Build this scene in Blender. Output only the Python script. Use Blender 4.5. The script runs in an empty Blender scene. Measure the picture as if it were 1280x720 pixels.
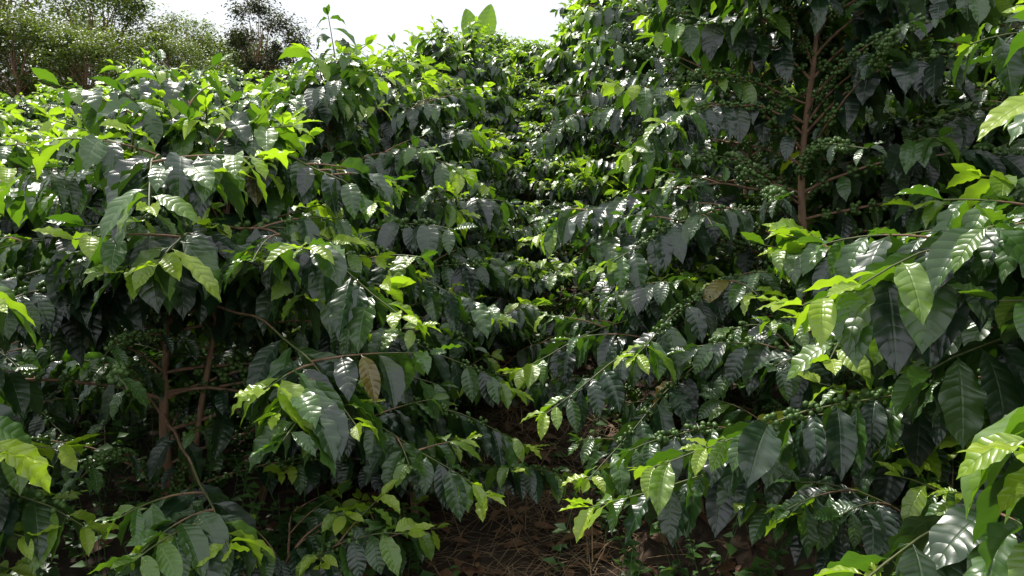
import bpy, math, random
import numpy as np
from mathutils import Vector, Matrix, Euler, noise
R = random.Random(7)
rad = math.radians
scene = bpy.context.scene

# ------------------------------------------------------------------ helpers
def mat_new(name):
    m = bpy.data.materials.new(name); m.use_nodes = True
    nt = m.node_tree; nt.nodes.clear()
    return m, nt
def N(nt, t, **kw):
    n = nt.nodes.new(t)
    for k, v in kw.items():
        if k == 'inp':
            for a, b in v.items(): n.inputs[a].default_value = b
        else: setattr(n, k, v)
    return n
def L(nt, a, b): nt.links.new(a, b)
def M(nt, op, a, b=None, c=None, clamp=False):
    n = nt.nodes.new('ShaderNodeMath'); n.operation = op; n.use_clamp = clamp
    for i, v in enumerate((a, b, c)):
        if v is None: continue
        if isinstance(v, (int, float)): n.inputs[i].default_value = v
        else: nt.links.new(v, n.inputs[i])
    return n.outputs[0]
def MIX(nt, f, a, b, bt='MIX'):
    n = nt.nodes.new('ShaderNodeMix'); n.data_type = 'RGBA'; n.blend_type = bt
    for i, v in ((0, f), (6, a), (7, b)):
        if isinstance(v, (int, float)): n.inputs[i].default_value = v
        elif isinstance(v, tuple): n.inputs[i].default_value = (*v, 1)
        else: nt.links.new(v, n.inputs[i])
    return n.outputs[2]

def leaf_material(name, dark, mid, young, tipc, rough=0.36, veins=True, trans=0.3, spec=.6):
    m, nt = mat_new(name)
    out = N(nt, 'ShaderNodeOutputMaterial')
    at = N(nt, 'ShaderNodeAttribute', attribute_name='tint')
    sp = N(nt, 'ShaderNodeSeparateColor'); L(nt, at.outputs['Color'], sp.inputs[0])
    age, rnd, dead = sp.outputs[0], sp.outputs[1], sp.outputs[2]
    oi = N(nt, 'ShaderNodeObjectInfo')
    r2 = M(nt, 'FRACT', M(nt, 'ADD', rnd, oi.outputs['Random']))
    c = MIX(nt, r2, dark, mid)
    c = MIX(nt, M(nt, 'MULTIPLY', age, 1.6, clamp=True), c, young)
    c = MIX(nt, M(nt, 'MULTIPLY', M(nt, 'SUBTRACT', age, 0.4), 2.2, clamp=True), c, tipc)
    c = MIX(nt, dead, c, (0.28, 0.19, 0.03))
    ge = N(nt, 'ShaderNodeNewGeometry')
    tc = N(nt, 'ShaderNodeTexCoord')
    nz = N(nt, 'ShaderNodeTexNoise', inp={'Scale': 24.0, 'Detail': 1.5}); L(nt, tc.outputs['Object'], nz.inputs['Vector'])
    c = MIX(nt, M(nt, 'MULTIPLY', nz.outputs[0], 0.5), c, MIX(nt, 1.0, c, (0.55, 0.7, 0.5), 'MULTIPLY'))
    normal = None
    if veins:
        uv = N(nt, 'ShaderNodeUVMap', uv_map='UVMap')
        s = N(nt, 'ShaderNodeSeparateXYZ'); L(nt, uv.outputs[0], s.inputs[0])
        u = s.outputs[0]
        a = M(nt, 'ABSOLUTE', M(nt, 'SUBTRACT', M(nt, 'MULTIPLY', s.outputs[1], 2.0), 1.0))
        ph = M(nt, 'SUBTRACT', u, M(nt, 'MULTIPLY', M(nt, 'POWER', a, 1.3), 0.11))
        sn = M(nt, 'ABSOLUTE', M(nt, 'SINE', M(nt, 'MULTIPLY', ph, math.pi * 9.0)))
        pil = M(nt, 'POWER', sn, 0.7)
        rib = M(nt, 'MULTIPLY', M(nt, 'SUBTRACT', 0.08, a), 12.0, clamp=True)
        vein = M(nt, 'MAXIMUM', M(nt, 'MULTIPLY', M(nt, 'SUBTRACT', 0.18, sn), 2.2, clamp=True), rib)
        vc = MIX(nt, 1.0, MIX(nt, 0.5, c, young), (1.25, 1.2, 1.2), 'MULTIPLY')
        c = MIX(nt, M(nt, 'MULTIPLY', vein, 0.32), c, vc)
        h = M(nt, 'SUBTRACT', M(nt, 'MULTIPLY', pil, 0.8), M(nt, 'MULTIPLY', rib, 0.6))
        bp = N(nt, 'ShaderNodeBump', inp={'Strength': 0.40, 'Distance': 0.003})
        L(nt, h, bp.inputs['Height']); normal = bp.outputs[0]
    under = MIX(nt, 1.0, MIX(nt, 0.3, c, young), (1.0, 1.0, 1.1), 'MULTIPLY')
    col = MIX(nt, ge.outputs['Backfacing'], c, under)
    rg = M(nt, 'ADD', M(nt, 'ADD', rough - 0.10, M(nt, 'MULTIPLY', ge.outputs['Backfacing'], 0.2)), M(nt, 'MULTIPLY', nz.outputs[0], 0.2))
    p = N(nt, 'ShaderNodeBsdfPrincipled')
    L(nt, col, p.inputs['Base Color']); L(nt, rg, p.inputs['Roughness'])
    p.inputs['Specular IOR Level'].default_value = spec
    tr = N(nt, 'ShaderNodeBsdfTranslucent')
    tcx = MIX(nt, 1.0, MIX(nt, 0.45, c, young), (2.7, 2.8, 0.7), 'MULTIPLY')
    L(nt, tcx, tr.inputs[0])
    if normal is not None: L(nt, normal, p.inputs['Normal'])
    ms = N(nt, 'ShaderNodeMixShader')
    L(nt, M(nt, 'ADD', trans * 0.30, M(nt, 'MULTIPLY', age, trans * 1.1)), ms.inputs[0])
    L(nt, p.outputs[0], ms.inputs[1]); L(nt, tr.outputs[0], ms.inputs[2])
    L(nt, ms.outputs[0], out.inputs[0])
    return m

def simple_mat(name, c1, c2, scale, rough=0.85, bump=0.4, dist=0.01, stretch=None):
    m, nt = mat_new(name)
    out = N(nt, 'ShaderNodeOutputMaterial')
    tc = N(nt, 'ShaderNodeTexCoord')
    mp = N(nt, 'ShaderNodeMapping'); L(nt, tc.outputs['Object'], mp.inputs[0])
    if stretch: mp.inputs['Scale'].default_value = stretch
    nz = N(nt, 'ShaderNodeTexNoise', inp={'Scale': scale, 'Detail': 5.0, 'Roughness': 0.65}); L(nt, mp.outputs[0], nz.inputs['Vector'])
    f = M(nt, 'MULTIPLY', M(nt, 'SUBTRACT', nz.outputs[0], 0.3), 2.4, clamp=True)
    c = MIX(nt, f, c1, c2)
    p = N(nt, 'ShaderNodeBsdfPrincipled', inp={'Roughness': rough})
    L(nt, c, p.inputs['Base Color'])
    if bump:
        bp = N(nt, 'ShaderNodeBump', inp={'Strength': bump, 'Distance': dist}); L(nt, nz.outputs[0], bp.inputs['Height'])
        L(nt, bp.outputs[0], p.inputs['Normal'])
    L(nt, p.outputs[0], out.inputs[0])
    return m

MAT_LEAF = leaf_material('coffee_leaf', (0.010, 0.018, 0.017), (0.017, 0.050, 0.020), (0.095, 0.215, 0.026), (0.40, 0.52, 0.055), rough=.33, spec=.95)
MAT_WOOD = simple_mat('coffee_bark', (0.14, 0.078, 0.045), (0.36, 0.22, 0.14), 30, stretch=(1, 1, .25))
MAT_TWIG = simple_mat('green_twig', (0.07, 0.10, 0.03), (0.14, 0.14, 0.05), 40, rough=.6, bump=0)
MAT_CHERRY = simple_mat('green_coffee_cherry', (0.050, 0.105, 0.022), (0.10, 0.18, 0.04), 15, rough=.35, bump=0)
MAT_TREE = leaf_material('tree_leaf', (0.045, 0.065, 0.025), (0.09, 0.14, 0.045), (0.15, 0.20, 0.07), (0.2, 0.28, 0.07), rough=.5, veins=False)
MAT_DTREE = leaf_material('dark_tree_leaf', (0.03, 0.04, 0.03), (0.055, 0.07, 0.04), (0.08, 0.1, 0.05), (0.1, 0.14, 0.05), rough=.5, veins=False, trans=.15)
MAT_WEED = leaf_material('weed_leaf', (0.03, 0.07, 0.025), (0.05, 0.12, 0.03), (0.10, 0.20, 0.04), (0.2, 0.34, 0.06), rough=.45, veins=False)
MAT_BAN = leaf_material('banana_leaf', (0.12, 0.22, 0.04), (0.14, 0.26, 0.05), (0.20, 0.33, 0.06), (0.24, 0.4, 0.06), rough=.45, veins=False, trans=.5)
MAT_STRAW = simple_mat('dry_grass', (0.13, 0.085, 0.045), (0.30, 0.20, 0.11), 9, bump=0)
MAT_LITTER = simple_mat('dead_leaf', (0.06, 0.030, 0.016), (0.22, 0.11, 0.055), 3, rough=.7, bump=0)
MAT_SOIL = simple_mat('soil', (0.014, 0.009, 0.006), (0.060, 0.036, 0.022), 4, rough=1.0, bump=1.0, dist=.05)

class MB:
    def __init__(s): s.v = []; s.f = []; s.m = []; s.uv = []; s.t = []
    def add(s, verts, faces, mat, uvs=None, tint=(0, 0, 0)):
        o = len(s.v); s.v.extend([tuple(v) for v in verts])
        s.uv.extend(uvs if uvs else [(0, 0)] * len(verts))
        s.t.extend([(*tint, 1)] * len(verts))
        for f in faces: s.f.append(tuple(i + o for i in f)); s.m.append(mat)
    def arr(s):
        cnt = np.array([len(f) for f in s.f], dtype=np.int32)
        loops = np.array([i for f in s.f for i in f], dtype=np.int32)
        return dict(v=np.array(s.v, dtype=np.float32), c=cnt, l=loops, m=np.array(s.m, dtype=np.int32),
                    uv=np.array(s.uv, dtype=np.float32), t=np.array(s.t, dtype=np.float32))
    def mesh(s, name, mats): return arr_mesh([(s.arr(), None, 0)], name, mats)
def arr_mesh(parts, name, mats):
    V, C, Lp, Mt, U, T = [], [], [], [], [], []; off = 0
    for a, mtx, ro in parts:
        v = a['v']
        if mtx is not None:
            m = np.array(mtx, dtype=np.float32); v = v @ m[:3, :3].T + m[:3, 3]
        t = a['t']
        if ro: t = t.copy(); t[:, 1] = (t[:, 1] + ro) % 1.0
        V.append(v); C.append(a['c']); Lp.append(a['l'] + off); Mt.append(a['m']); U.append(a['uv']); T.append(t); off += len(v)
    V = np.concatenate(V); C = np.concatenate(C); Lp = np.concatenate(Lp); Mt = np.concatenate(Mt); U = np.concatenate(U); T = np.concatenate(T)
    me = bpy.data.meshes.new(name)
    me.vertices.add(len(V)); me.vertices.foreach_set('co', V.astype(np.float32).ravel())
    me.loops.add(len(Lp)); me.loops.foreach_set('vertex_index', Lp.astype(np.int32))
    me.polygons.add(len(C)); st = np.concatenate(([0], np.cumsum(C)[:-1])).astype(np.int32)
    me.polygons.foreach_set('loop_start', st)
    for m in mats: me.materials.append(m)
    me.polygons.foreach_set('material_index', Mt)
    me.polygons.foreach_set('use_smooth', np.ones(len(C), dtype=bool))
    me.update(calc_edges=True)
    uvl = me.uv_layers.new(name='UVMap'); uvl.data.foreach_set('uv', U[Lp].ravel())
    at = me.attributes.new('tint', 'FLOAT_COLOR', 'POINT'); at.data.foreach_set('color', T.ravel())
    return me

PT = [0, .05, .12, .2, .35, .5, .65, .78, .87, .94, 1]
PW = [.03, .05, .33, .62, .93, 1, .90, .65, .37, .13, .0]
Z = Vector((0, 0, 1))
RES = [14, 4]
def leaf(mb, rng, base, d0, length, droop, tint, mat=0, wr=0.215, roll=0.5, wave=1.0):
    nu, nv = RES
    d0 = d0.normalized()
    s = d0.cross(Z)
    if s.length < .05: s = Vector((1, 0, 0))
    s.normalize()
    s = Matrix.Rotation(rng.gauss(0, roll), 3, d0) @ s
    p = base.copy(); W = length * wr * rng.uniform(.85, 1.12)
    fold = rng.uniform(.1, .6); ph = rng.uniform(0, 6.3); ph2 = rng.uniform(0, 6.3)
    fr = rng.uniform(3.0, 5.2) * 2 * math.pi; amp = length * .028 * wave * rng.uniform(.5, 1.5)
    sidecurl = s * rng.uniform(-.4, .4)
    curl = rng.uniform(-.1, .55)
    verts = []; uvs = []
    for i in range(nu + 1):
        t = i / nu
        d = (d0 + (-Z) * droop * (t ** .9) + sidecurl * t).normalized()
        if i > 0: p = p + d * (length / nu)
        ss = (s - d * s.dot(d)).normalized()
        n = ss.cross(d)
        w = W * float(np.interp(t, PT, PW))
        for j in range(nv + 1):
            q = -1 + 2 * j / nv; a = abs(q)
            hgt = w * (a * math.sin(fold) - curl * a * a * .35)
            wv = amp * a * a * math.sin(fr * t + (ph if q > 0 else ph2)) * min(1, w / W * 1.5)
            verts.append(p + ss * (q * w * math.cos(fold * .8)) + n * (hgt + wv)); uvs.append((t, q * .5 + .5))
    k = nv + 1
    mb.add(verts, [(i * k + j, i * k + j + 1, (i + 1) * k + j + 1, (i + 1) * k + j) for i in range(nu) for j in range(nv)], mat, uvs, tint)

def tube(mb, pts, r0, r1, mat, sides=5, rpow=1.0):
    n = len(pts); verts = []; faces = []
    for i, p in enumerate(pts):
        d = (pts[min(i + 1, n - 1)] - pts[max(i - 1, 0)]).normalized()
        s = d.cross(Z)
        if s.length < .1: s = d.cross(Vector((1, 0, 0)))
        s.normalize(); u = s.cross(d)
        r = r0 + (r1 - r0) * (i / (n - 1)) ** rpow
        for j in range(sides):
            a = 2 * math.pi * j / sides
            verts.append(p + s * math.cos(a) * r + u * math.sin(a) * r)
    for i in range(n - 1):
        for j in range(sides):
            a = i * sides + j; b = i * sides + (j + 1) % sides
            faces.append((a, b, b + sides, a + sides))
    mb.add(verts, faces, mat)

def sphere_data():
    import bmesh
    bm = bmesh.new(); bmesh.ops.create_icosphere(bm, subdivisions=1, radius=1)
    v = [x.co.copy() for x in bm.verts]; f = [tuple(y.index for y in x.verts) for x in bm.faces]
    bm.free(); return v, f
SV, SF = sphere_data()

def dress_branch(mb, rng, pts, bare, leafL, youth, cherries, r0=.0055, gap=.045, droopk=1.0, second=0, crad=1.0):
    tube(mb, pts[:max(3, int(len(pts) * .65))], r0, r0 * .5, 1, 5)
    tube(mb, pts[max(2, int(len(pts) * .65)) - 1:], r0 * .55, .0016, 2, 5)
    seg = [(pts[i + 1] - pts[i]).length for i in range(len(pts) - 1)]
    tot = sum(seg)
    def at(s):
        acc = 0
        for i, g in enumerate(seg):
            if acc + g >= s or i == len(seg) - 1:
                f = (s - acc) / g; return pts[i].lerp(pts[i + 1], min(1, f)), (pts[i + 1] - pts[i]).normalized()
            acc += g
    s = tot * .10
    while s < tot:
        t = s / tot
        p, d = at(s)
        side = d.cross(Z).normalized(); up = side.cross(d)
        if cherries and t < .90 and rng.random() < .88:
            for k in range(rng.randint(6, 17)):
                a = rng.uniform(0, 6.28); rr = rng.uniform(.0070, .0096) * crad
                ro = rng.uniform(.012, .019) * crad
                c = p + (side * math.cos(a) + up * math.sin(a)) * ro + d * rng.uniform(-.014, .014)
                mb.add([c + v * rr for v in SV], SF, 3, None, (0, rng.random(), 0))
        if t > bare or rng.random() < .14:
            toend = (tot - s)
            for sg in (-1, 1):
                if rng.random() < .07: continue
                yg = youth * max(0, 1 - toend / (gap * 3.4))
                lg = leafL * rng.uniform(.78, 1.18)
                if toend < gap * 1.2: lg *= .6
                elif toend < gap * 2.4: lg *= .85
                if t < bare: lg *= .8
                dd = d * rng.uniform(.2, .85) + side * sg * rng.uniform(.6, 1) + up * rng.uniform(-.4, .3)
                dd += Z * (.4 * yg)
                dr = rng.uniform(1.6, 4.5) * droopk * (1 - .6 * yg)
                dead = rng.uniform(.4, 1) if (rng.random() < .010 and yg == 0) else 0
                a = min(1, yg * rng.uniform(.7, 1.15) + (rng.uniform(.0, .3) if rng.random() < .25 else 0))
                leaf(mb, rng, p + dd.normalized() * .004, dd, lg, dr, (a, rng.random(), dead))
        s += gap * rng.uniform(.8, 1.25)
    p, d = pts[-1], (pts[-1] - pts[-2]).normalized()
    side = d.cross(Z).normalized()
    for sg in (-1, 1):
        dd = d + side * sg * .35 + Z * .5
        leaf(mb, rng, p, dd, leafL * rng.uniform(.3, .6), rng.uniform(.1, .6), (youth * rng.uniform(.7, 1), rng.random(), 0))
    for k in range(second):
        t = rng.uniform(.3, .8) if bare < .6 else rng.uniform(.72, .9); p, d = at(tot * t); side = d.cross(Z).normalized() * rng.choice((-1, 1))
        q = p.copy(); ln = rng.uniform(.14, .30); sp = [q.copy()]; dr = rng.uniform(.2, .8)
        for i in range(7):
            dd = (d * .6 + side * .8 + Z * (.35 - dr * i / 7)).normalized(); q = q + dd * ln / 7; sp.append(q.copy())
        dress_branch(mb, rng, sp, .12, leafL * .95, youth * rng.choice((.5, 1)), False, .0035, gap, droopk, 0)

def curve_pts(rng, Lg, up0, droop, n=16):
    p = Vector((0, 0, 0)); pts = [p.copy()]; yaw = 0
    for i in range(n):
        t = i / n
        e = up0 - droop * t ** 1.2
        yaw += rng.uniform(-.11, .11); e += rng.uniform(-.08, .08)
        p = p + Vector((math.cos(e) * math.cos(yaw), math.cos(e) * math.sin(yaw), math.sin(e))) * (Lg / n)
        pts.append(p.copy())
    return pts
MATS = [MAT_LEAF, MAT_WOOD, MAT_TWIG, MAT_CHERRY]
def variant(seed, Lg, up0, droop, bare, leafL, youth, ch, sec, dk=1.0):
    rng = random.Random(seed); mb = MB()
    dress_branch(mb, rng, curve_pts(rng, Lg, rad(up0), rad(droop)), bare, leafL, youth, ch, second=sec, droopk=dk)
    return mb.arr()
def make_vars(k, cher):
    V = {'top': [], 'mid': [], 'low': [], 'bare': []}
    for i in range(k):
        V['top'].append((.34, variant(100 + i, .34, 62 + i * 4, 75, .10, .145, 1.0, False, 1, .9)))
        V['mid'].append((.60, variant(200 + i, .60, 38 + i * 4, 78, .22, .160, (1.0, .7, .2)[i % 3], cher and i % 2 == 0, 2)))
        V['low'].append((.80, variant(300 + i, .80, 14 + i * 4, 52, .40, .160, .9 if i % 2 == 0 else .3, cher, 2)))
        V['bare'].append((.80, variant(400 + i, .80, 22 + i * 4, 40, .97, .12, .2, True, 0)))
    return V
VN = make_vars(7, True)
RES[:] = [6, 2]
VF = make_vars(5, False)
RES[:] = [18, 6]

# ------------------------------------------------------------------ terrain
def smooth(a, b, x):
    t = max(0, min(1, (x - a) / (b - a))); return t * t * (3 - 2 * t)
def path_x(y): return 0.05 * max(-5, min(20, y)) - 0.08
def ground(x, y):
    yy = y if y < 16 else 16 + 3 * (1 - math.exp(-(y - 16) / 3))
    yy = max(yy, -6)
    z = -1.7 + .25 * yy
    if y > 40: z -= .02 * min(y - 40, 300)
    c = x - path_x(y)
    if c > 0: z += .45 * smooth(.25, 1.1, c) + .12 * max(0, min(c, 12) - 1.1)
    else: z += .12 * smooth(.3, .9, -c) - .12 * max(0, min(-c, 8) - 1.2)
    z += .10 * noise.noise(Vector((x * .7, y * .7, 3))) + .035 * noise.noise(Vector((x * 4, y * 4, 1)))
    return z
xs = sorted(set([round(v, 3) for v in list(np.arange(-5, 5.01, .1)) + list(np.arange(-14, 14.1, .5)) + [-300, -150, -80, -40, -25, -18, 18, 25, 40, 80, 150, 300]]))
ys = sorted(set([round(v, 3) for v in list(np.arange(-1, 9.01, .1)) + list(np.arange(9, 30, .5)) + [-300, -100, -40, -15, -6, -3, 35, 45, 60, 90, 150, 220, 400]]))
mb = MB()
gv = [Vector((x, y, ground(x, y))) for y in ys for x in xs]
nx = len(xs)
mb.add(gv, [(j * nx + i, j * nx + i + 1, (j + 1) * nx + i + 1, (j + 1) * nx + i) for j in range(len(ys) - 1) for i in range(nx - 1)], 0)
def add_obj(name, me, loc=None):
    o = bpy.data.objects.new(name, me); scene.collection.objects.link(o)
    if loc: o.location = loc
    return o
add_obj('ground', mb.mesh('ground', [MAT_SOIL]))

# ------------------------------------------------------------------ bushes
CAM = Vector((0, 0, 0))
def bush_parts(V, H, Rr, seed, org, step=.058, lean=(0, 0), start=.2, skip=None, stems=1, clear=True):
    rng = random.Random(seed); parts = []; mb = MB(); trunks = []
    for s in range(stems):
        lx = lean[0] + (rng.uniform(-.15, .15) if s else 0); ly = lean[1] + (rng.uniform(-.1, .1) if s else 0)
        h = H * (1 if s == 0 else rng.uniform(.85, .97))
        ax, ay = rng.uniform(0, 6), rng.uniform(0, 6)
        def tp(z, lx=lx, ly=ly, ax=ax, ay=ay, h=h, s=s):
            k = z / h
            return Vector((s * .05 + lx * k * h + .02 * math.sin(ax + z * 5), ly * k * h + .02 * math.sin(ay + z * 4), z))
        tube(mb, [tp(-.1 + (h + .1) * i / 22) for i in range(23)], .024 if s == 0 else .016, .004, 1, 8, .8)
        trunks.append((tp, h))
    parts.append((mb.arr(), None, 0))
    for s, (tp, h) in enumerate(trunks):
        z = h * start * rng.uniform(.9, 1.1); az = rng.uniform(0, 3.14)
        if s: z = h * .55
        while z < h:
            rel = z / h
            for sg in (0, math.pi):
                a = az + sg + rng.uniform(-.5, .5)
                if rel > .80: kind = 'top'; ln = Rr * (.58 - .9 * (rel - .80))
                elif rel > .45: kind = 'mid'; ln = Rr * (1.0 - .85 * (rel - .45))
                else: kind = 'low'; ln = Rr * (1.1 - .1 * rel)
                ln *= rng.uniform(.78, 1.15)
                base = tp(z)
                tip = org + base + Vector((math.cos(a), math.sin(a), 0)) * ln
                if clear and (tip - CAM).length < .95: continue
                if rng.random() < .05: continue
                if skip and skip(a, rel, tip):
                    if rng.random() < .1: continue
                    kind = 'bare'; ln *= .8
                VL, me = rng.choice(V[kind])
                sc = max(.75, min(1.2, ln / (VL * .93)))
                mtx = Matrix.Translation(base) @ Euler((rng.uniform(-.25, .25), rng.uniform(-.18, .22), a)).to_matrix().to_4x4() @ Matrix.Scale(sc, 4)
                parts.append((me, mtx, rng.random()))
            z += step * rng.uniform(.75, 1.25); az += math.pi / 2 + rng.uniform(-.4, .4)
        VL, me = rng.choice(V['top'])
        for q in range(3):
            parts.append((me, Matrix.Translation(tp(h * .98)) @ Euler((0, rad(-5), q * 2.1 + rng.uniform(0, 1))).to_matrix().to_4x4() @ Matrix.Scale(.55, 4), rng.random()))
    return parts, trunks
class Bush: pass
def bush(x, y, H, Rr, seed, **kw):
    g = ground(x, y); b = Bush(); b.org = Vector((x, y, g))
    b.parts, b.trunks = bush_parts(VN, H, Rr, seed, b.org, **kw); return b
def hero(b, z0, tip, seed, leafL=.165, bare=.4, youth=1.0, ch=True, arch=.12, gap=.045, sec=3, dk=1.0):
    rng = random.Random(seed)
    a = b.trunks[0][0](max(.15, z0 - b.org.z)); c = Vector(tip) - b.org
    m = (a + c) / 2 + Z * arch * 2 + Vector((rng.uniform(-.04, .04), rng.uniform(-.04, .04), 0))
    pts = [(a * (1 - t) ** 2 + m * 2 * t * (1 - t) + c * t * t) + Vector((0, 0, .006 * math.sin(t * 23 + seed))) for t in [i / 20 for i in range(21)]]
    mb = MB(); dress_branch(mb, rng, pts, bare, leafL, youth, ch and seed % 2 == 0, r0=.006, gap=gap, second=sec, droopk=dk, crad=.85)
    b.parts.append((mb.arr(), None, 0))
def done(b): add_obj('coffee_bush', arr_mesh(b.parts, 'coffee_bush', MATS), b.org)

def skipL(a, rel, tip):
    return .05 < rel < .56 and abs(((a + math.pi / 2 - .40 + math.pi) % (2 * math.pi)) - math.pi) < 1.25
def skipR(a, rel, tip):
    return .10 < rel < .62 and abs(((a + math.pi / 2 + .35 + math.pi) % (2 * math.pi)) - math.pi) < 1.1
b = bush(-1.12, 2.35, 1.24, .80, 11, skip=skipL, stems=2, lean=(.02, 0), start=.08, step=.052)
hero(b, -.62, (-.58, 1.45, -.66), 1, .17, .66, sec=4, arch=.03)
hero(b, -.30, (-.36, 1.65, -.46), 2, .175, .60, sec=4, ch=False)
hero(b, -.05, (-.28, 1.85, -.24), 3, .175, .4)
hero(b, .08, (-.74, 1.50, .03), 4, .175, .5, ch=False)
hero(b, -.55, (-.08, 2.1, -.80), 5, .15, .4)
hero(b, -.1, (-.05, 2.7, -.35), 55, .155, .4)
hero(b, -.35, (.0, 2.6, -.6), 56, .155, .4)
hero(b, .15, (-.40, 2.2, .05), 57, .16, .35)
hero(b, -.55, (.06, 2.45, -.76), 58, .15, .3)
done(b)
b = bush(-1.85, 1.75, 1.15, .66, 12, start=.1)
hero(b, -.1, (-.86, 1.16, -.12), 6, .185, .5, ch=False, dk=1.2)
hero(b, -.3, (-.78, 1.08, -.34), 7, .185, .5, dk=1.2)
done(b)
b = bush(1.20, 3.00, 1.80, .95, 13, skip=skipR, start=.1, step=.05)
hero(b, -.25, (.36, 2.10, -.38), 8, .155, .4)
hero(b, -.40, (.10, 2.25, -.60), 9, .155, .4)
hero(b, .0, (.30, 2.4, -.15), 10, .155, .35)
hero(b, .1, (.10, 2.9, -.05), 101, .155, .35)
hero(b, .4, (.40, 2.6, .25), 102, .155, .35)
hero(b, -.4, (.02, 2.7, -.55), 103, .155, .35)
hero(b, -.45, (.22, 2.05, -.74), 104, .15, .35)
done(b)
b = bush(1.78, 1.55, 1.75, .74, 14, start=.1)
hero(b, .35, (.72, .98, .17), 21, .17, .35, dk=1.3)
hero(b, .3, (.82, 1.05, .05), 20, .17, .4, ch=False, dk=1.3, youth=.6)
hero(b, .5, (.85, 1.15, .30), 27, .17, .35, dk=1.3)
hero(b, .45, (.78, 1.00, .22), 30, .17, .4, ch=False, dk=1.3)
hero(b, -.1, (.52, 1.30, -.15), 22, .18, .35, ch=False, dk=1.3)
hero(b, -.1, (.60, 1.25, -.10), 31, .18, .35, dk=1.3)
hero(b, -.25, (.72, 1.25, -.26), 23, .175, .35, youth=.5, dk=1.3)
hero(b, -.28, (.58, .80, -.25), 24, .17, .45, ch=False)
hero(b, -.33, (.62, .82, -.31), 35, .17, .45)
hero(b, -.5, (.48, 1.0, -.52), 25, .16, .5)
hero(b, -.4, (.42, 1.55, -.48), 26, .155, .3)
hero(b, -.5, (.20, 1.80, -.72), 28, .15, .35)
hero(b, -.4, (.32, 1.70, -.58), 33, .15, .3)
done(b)
b = bush(.98, 2.0, .55, .65, 15, start=.15); done(b)
for k, (x, y, h, r) in enumerate([(-.50, 3.1, .55, .55), (-.62, 1.9, .28, .45), (.60, 2.75, .5, .55), (-.42, 4.2, .6, .6), (.62, 3.9, .6, .55), (.5, 5.2, .6, .6),
                                  (.02, 5.1, .5, .55), (.22, 6.2, .6, .6), (-.05, 3.35, .32, .48), (.12, 3.95, .35, .4), (.95, 1.45, .3, .4), (-.35, 2.55, .28, .42),
                                  (-1.45, 3.05, .6, .6), (-2.1, 2.9, .6, .6), (-1.0, 2.9, .5, .5), (1.9, 3.6, .6, .6)]):
    b = bush(x, y, h, r, 50 + k, start=.12); done(b)
used = [(-1.13, 2.35), (-1.85, 1.75), (1.2, 3.0), (1.75, 1.55)]
FARM = []
for i in range(6):
    pp, _ = bush_parts(VF, 1.5, .9, 500 + i, Vector((0, 20, 0)), step=.062, start=.2, lean=(.03 * (i - 3), .02), clear=False)
    FARM.append(arr_mesh(pp, 'coffee_bush_far', MATS))
n = 0
for row, (rx, h0, rr) in enumerate([(-1.02, 1.36, .98), (-2.6, 1.2, .85), (-4.0, 1.2, .8), (-5.5, 1.2, .8), (-7, 1.2, .8), (-8.6, 1.2, .8), (1.02, 1.88, .98), (2.55, 1.9, .9), (4.0, 1.9, .8), (5.5, 1.9, .8), (7.1, 1.9, .8), (8.6, 1.9, .8)]):
    y = 2.4 + R.uniform(-.3, .3) if abs(rx) > 2 else 3.6 if rx < 0 else 4.2
    while y < 17.5:
        x = rx + .05 * y + R.uniform(-.15, .15)
        vis = abs(x) < .74 * y + 1.3
        if abs(rx) > 5 and y < 6: vis = False
        if vis and all((x - a) ** 2 + (y - b_) ** 2 > .7 for a, b_ in used):
            H = h0 * R.uniform(.88, 1.12)
            if y < 6.5 and abs(rx) < 3:
                b = bush(x, y, H, rr, 1000 + n, step=.056, lean=(R.uniform(-.06, .06), R.uniform(-.06, .06)), stems=1, start=.12, skip=skipR if (rx > 0 and y < 5.5) else None); done(b)
            else:
                o = add_obj('coffee_bush', FARM[n % 6], (x, y, ground(x, y))); o.rotation_euler = (0, 0, R.uniform(0, 6.28)); s = H / 1.5; o.scale = (max(s, 1), max(s, 1), s)
            n += 1
        y += R.uniform(1.05, 1.35)
for x, y, h in ((.3, 7.3, .8), (.35, 8.3, .9), (.1, 9.3, 1.0), (.6, 9.9, 1.2), (.3, 11.0, 1.3), (.6, 12.2, 1.4), (.3, 13.4, 1.4), (.9, 14.6, 1.3), (.5, 15.7, 1.3), (1.2, 16.6, 1.3), (-.2, 16.8, 1.3), (.5, 17.6, 1.3), (-1.2, 18, 1.4), (2, 18.2, 1.6), (1.1, 18.6, 1.4), (3.2, 18.4, 1.6), (-2.4, 18.4, 1.4)):
    o = add_obj('coffee_bush', FARM[n % 6], (x, y, ground(x, y))); o.rotation_euler = (0, 0, R.uniform(0, 6.28)); o.scale = (.85 if h < 1.1 else 1, .85 if h < 1.1 else 1, h / 1.5); n += 1
print('bushes', n)

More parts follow.
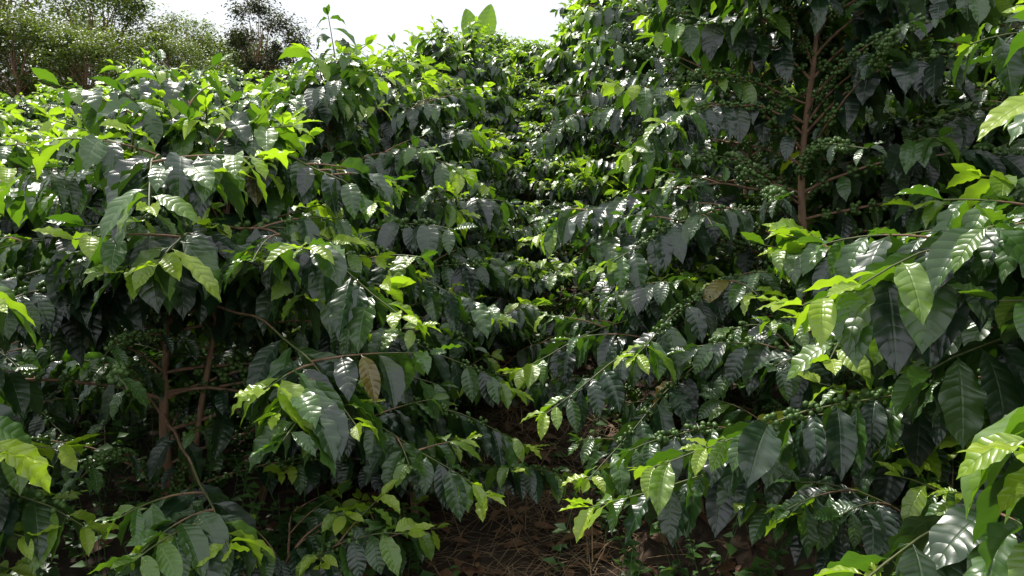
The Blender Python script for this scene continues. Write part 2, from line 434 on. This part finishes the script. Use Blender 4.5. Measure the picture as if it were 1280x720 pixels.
# ------------------------------------------------------------------ weeds, litter, straw
def small_leaf(mb, rng, p, d, ln, tint, mat=0, wr=.3):
    d = d.normalized(); s = d.cross(Z)
    s = s.normalized() if s.length > .05 else Vector((1, 0, 0))
    s = Matrix.Rotation(rng.uniform(-.6, .6), 3, d) @ s
    n = s.cross(d); w = ln * wr
    m1 = p + d * ln * .4 - Z * ln * .03; e = p + d * ln - Z * ln * .22
    mb.add([p, m1 - s * w + n * w * .3, m1, m1 + s * w + n * w * .3, e], [(0, 2, 1), (0, 3, 2), (1, 2, 4), (2, 3, 4)], mat, None, tint)
rng = random.Random(5); mb = MB()
for i in range(3400):
    y = rng.uniform(1.2, 9); side = rng.random()
    c = rng.gauss(1.1, .6) if side < .5 else rng.gauss(-1.1, .7)
    if abs(c) < .2 and rng.random() < .8: continue
    x = path_x(y) + c
    p = Vector((x, y, ground(x, y))); hh = rng.uniform(.06, .40)
    ld = Vector((rng.uniform(-.4, .4), rng.uniform(-.4, .4), 1)).normalized()
    tube(mb, [p, p + ld * hh * .5, p + ld * hh], .0018, .001, 0, 3)
    for k in range(rng.randint(6, 14)):
        q = p + ld * hh * rng.uniform(.2, 1); a = rng.uniform(0, 6.28)
        small_leaf(mb, rng, q, Vector((math.cos(a), math.sin(a), rng.uniform(-.1, .5))), rng.uniform(.02, .065), (rng.uniform(0, .4), rng.random(), 0))
add_obj('weeds', mb.mesh('weeds', [MAT_WEED]))
mb = MB()
for i in range(6500):
    y = rng.uniform(1.0, 10); x = path_x(y) + rng.gauss(0, .95)
    p = Vector((x, y, ground(x, y) + rng.uniform(.003, .03))); a = rng.uniform(0, 6.28)
    small_leaf(mb, rng, p, Vector((math.cos(a), math.sin(a), rng.uniform(-.2, .45))), rng.uniform(.03, .12), (0, 0, 0), 0, .2)
add_obj('leaf_litter', mb.mesh('leaf_litter', [MAT_LITTER]))
mb = MB()
for i in range(4000):
    y = rng.choice((rng.uniform(1.3, 9), rng.gauss(4.2, .8), rng.gauss(2.6, .5))); x = path_x(y) + rng.gauss(.02, .32)
    p = Vector((x, y, ground(x, y) + rng.uniform(0, .03))); a = rng.uniform(0, 6.28); ln = rng.uniform(.06, .26)
    d = Vector((math.cos(a), math.sin(a), rng.uniform(-.05, .45))).normalized()
    s = d.cross(Z).normalized() * rng.uniform(.0008, .002)
    e = p + d * ln; m_ = p + d * ln * .5 + Z * ln * rng.uniform(0, .15)
    mb.add([p - s, p + s, m_ + s, m_ - s, e], [(0, 1, 2, 3), (3, 2, 4)], 0)
add_obj('dry_grass', mb.mesh('dry_grass', [MAT_STRAW]))

# ------------------------------------------------------------------ distant trees
def tree_mesh(seed, H, crown_r, crown_h, leaves, mat, lsz=.09, clumps=26, shape=1.0):
    rng = random.Random(seed); mb = MB()
    tr = [Vector((.06 * math.sin(i * .9 + seed) * i / 6, .05 * math.cos(i * 1.3 + seed) * i / 6, H * .85 * i / 12)) for i in range(13)]
    tube(mb, tr, .10 * H / 4, .02, 1, 7)
    cl = []
    for k in range(clumps):
        a = rng.uniform(0, 6.28); v = rng.uniform(-1, 1); rr = math.sqrt(max(0, 1 - v * v)) * crown_r * rng.uniform(.35, 1.0)
        c = Vector((math.cos(a) * rr, math.sin(a) * rr, H - crown_h / 2 + v * crown_h / 2))
        b = tr[min(12, max(3, int((c.z / H) * 10) - rng.randint(1, 3)))]
        m_ = (b + c) / 2 + Vector((rng.uniform(-.1, .1), rng.uniform(-.1, .1), -.08 * crown_r))
        tube(mb, [b, m_, c], .028 * H / 4, .006, 1, 4)
        cl.append((c, crown_r * rng.uniform(.16, .38)))
    for i in range(leaves):
        c, r = rng.choice(cl)
        p = c + Vector((rng.gauss(0, .55), rng.gauss(0, .55), rng.gauss(0, .42))) * r
        a = rng.uniform(0, 6.28)
        small_leaf(mb, rng, p, Vector((math.cos(a), math.sin(a), rng.uniform(-.7, .4))), lsz * rng.uniform(.6, 1.4), (rng.uniform(0, .7), rng.random(), 0), 0, .24)
    return mb.mesh('tree', [mat, MAT_WOOD])
T = [tree_mesh(1, 5.0, 1.9, 3.6, 12000, MAT_TREE, lsz=.11, clumps=36), tree_mesh(2, 4.2, 2.0, 3.2, 12000, MAT_TREE, clumps=40, lsz=.11), tree_mesh(3, 5.5, 1.5, 4.2, 10000, MAT_TREE, lsz=.08, clumps=36)]
TD = tree_mesh(4, 4.7, 1.3, 2.2, 9500, MAT_DTREE, clumps=28, lsz=.105)
for i, (x, y, sc, k) in enumerate([(-15.5, 21, 1.25, 0), (-13.6, 23, 1.0, 1), (-11.8, 21.5, .92, 0), (-10.2, 23, .90, 1), (-9.4, 21.5, .7, 2), (-8.3, 23, .8, 1),
                                   (-17.5, 22, 1.45, 2), (-14.5, 19, .9, 1), (-12.5, 18.8, .75, 1), (-10.6, 18.6, .65, 1), (-18, 26, 1.6, 0), (-7.4, 21, .5, 0), (-16.8, 19, 1.0, 2), (-5.9, 22, .5, 1), (-9, 19.5, .55, 0), (-11.5, 19.5, .7, 1), (-7.8, 19.6, .5, 1)]):
    o = add_obj('tree', T[k], (x, y, ground(x, y) - .05)); o.rotation_euler = (0, 0, i * 1.7); o.scale = (sc * 1.1, sc * 1.1, sc)
o = add_obj('tree', TD, (-6.75, 20, ground(-6.75, 20))); o.scale = (.84, .84, .78)

# ------------------------------------------------------------------ banana plant
def banana(x, y, sc, seed, leaves):
    rng = random.Random(seed)
    root = bpy.data.objects.new('banana_plant', None); scene.collection.objects.link(root)
    root.location = (x, y, ground(x, y)); root.scale = (sc, sc, sc)
    mb = MB(); tube(mb, [Vector((0, 0, -.1)), Vector((.01, 0, .6)), Vector((0, 0, 1.3))], .09, .05, 0, 10)
    add_obj('pseudostem', mb.mesh('pseudostem', [MAT_TWIG])).parent = root
    for k, (dx, dy, up, ln, tw) in enumerate(leaves):
        mb = MB()
        b = Vector((0, 0, 1.2)); d = Vector((dx, dy, up)).normalized()
        tube(mb, [b, b + d * .15, b + d * .3], .02, .012, 0, 6)
        p0 = b + d * .28; s = d.cross(Vector((math.sin(tw), math.cos(tw), 0))).normalized(); nrm = s.cross(d)
        vs, uv = [], []; nu, nv = 30, 8
        for i in range(nu + 1):
            t = i / nu
            c = p0 + d * ln * t + nrm * .12 * ln * t * t
            w = .2 * ln * min(1, (t * 5) ** .6) * min(1, ((1 - t) * 3.2)) ** .6
            for j in range(nv + 1):
                q = -1 + 2 * j / nv
                vs.append(c + s * q * w + nrm * (abs(q) * w * .45 + .012 * math.sin(t * 60 + q * 4))); uv.append((t, q * .5 + .5))
        fs = [(i * 9 + j, i * 9 + j + 1, (i + 1) * 9 + j + 1, (i + 1) * 9 + j) for i in range(nu) for j in range(nv)]
        mb.add(vs, fs, 1, uv, (.2, rng.random(), 0))
        add_obj('leaf_%d' % k, mb.mesh('banana_leaf', [MAT_TWIG, MAT_BAN])).parent = root
banana(-.70, 15.6, .86, 1, [(-.24, 0, 1, 1.12, .15), (.23, -.05, 1, 1.2, -.2), (-.9, .2, .5, .9, .2), (.9, .3, .4, .8, .2)])
banana(-1.65, 15.8, .8, 2, [(-.5, 0, 1, .7, .6), (.3, .1, 1, .6, -.5)])

# ------------------------------------------------------------------ light
w = bpy.data.worlds.new('World'); scene.world = w; w.use_nodes = True
nt = w.node_tree; nt.nodes.clear()
wo = N(nt, 'ShaderNodeOutputWorld'); bg = N(nt, 'ShaderNodeBackground'); bg.inputs[1].default_value = .130
sky = N(nt, 'ShaderNodeTexSky', sky_type='NISHITA'); sky.sun_disc = False
EL, AZ = rad(54), rad(-40)
sky.sun_elevation = EL; sky.sun_rotation = AZ
tc = N(nt, 'ShaderNodeTexCoord')
nz = N(nt, 'ShaderNodeTexNoise', inp={'Scale': 2.2, 'Detail': 4.0}); L(nt, tc.outputs['Generated'], nz.inputs['Vector'])
cl = MIX(nt, nz.outputs[0], (7.4, 7.8, 8.3), (10.3, 10.3, 10.3))
L(nt, MIX(nt, .84, sky.outputs[0], cl), bg.inputs[0]); L(nt, bg.outputs[0], wo.inputs[0])
sd = bpy.data.lights.new('sun', 'SUN'); sd.energy = 5.0; sd.angle = rad(3); sd.color = (1, .95, .86)
so = bpy.data.objects.new('sun', sd); scene.collection.objects.link(so)
dirv = Vector((math.sin(AZ) * math.cos(EL), math.cos(AZ) * math.cos(EL), math.sin(EL)))
so.rotation_euler = dirv.to_track_quat('Z', 'Y').to_euler(); so.location = dirv * 30

cd = bpy.data.cameras.new('camera'); co = bpy.data.objects.new('camera', cd); scene.collection.objects.link(co)
cd.sensor_width = 36; cd.lens = 36 / 2 / math.tan(rad(35)); cd.clip_end = 2000; cd.clip_start = .02
co.location = (0, 0, 0); co.rotation_euler = (rad(85), 0, 0)
scene.camera = co
scene.view_settings.view_transform = 'Standard'; scene.view_settings.look = 'None'
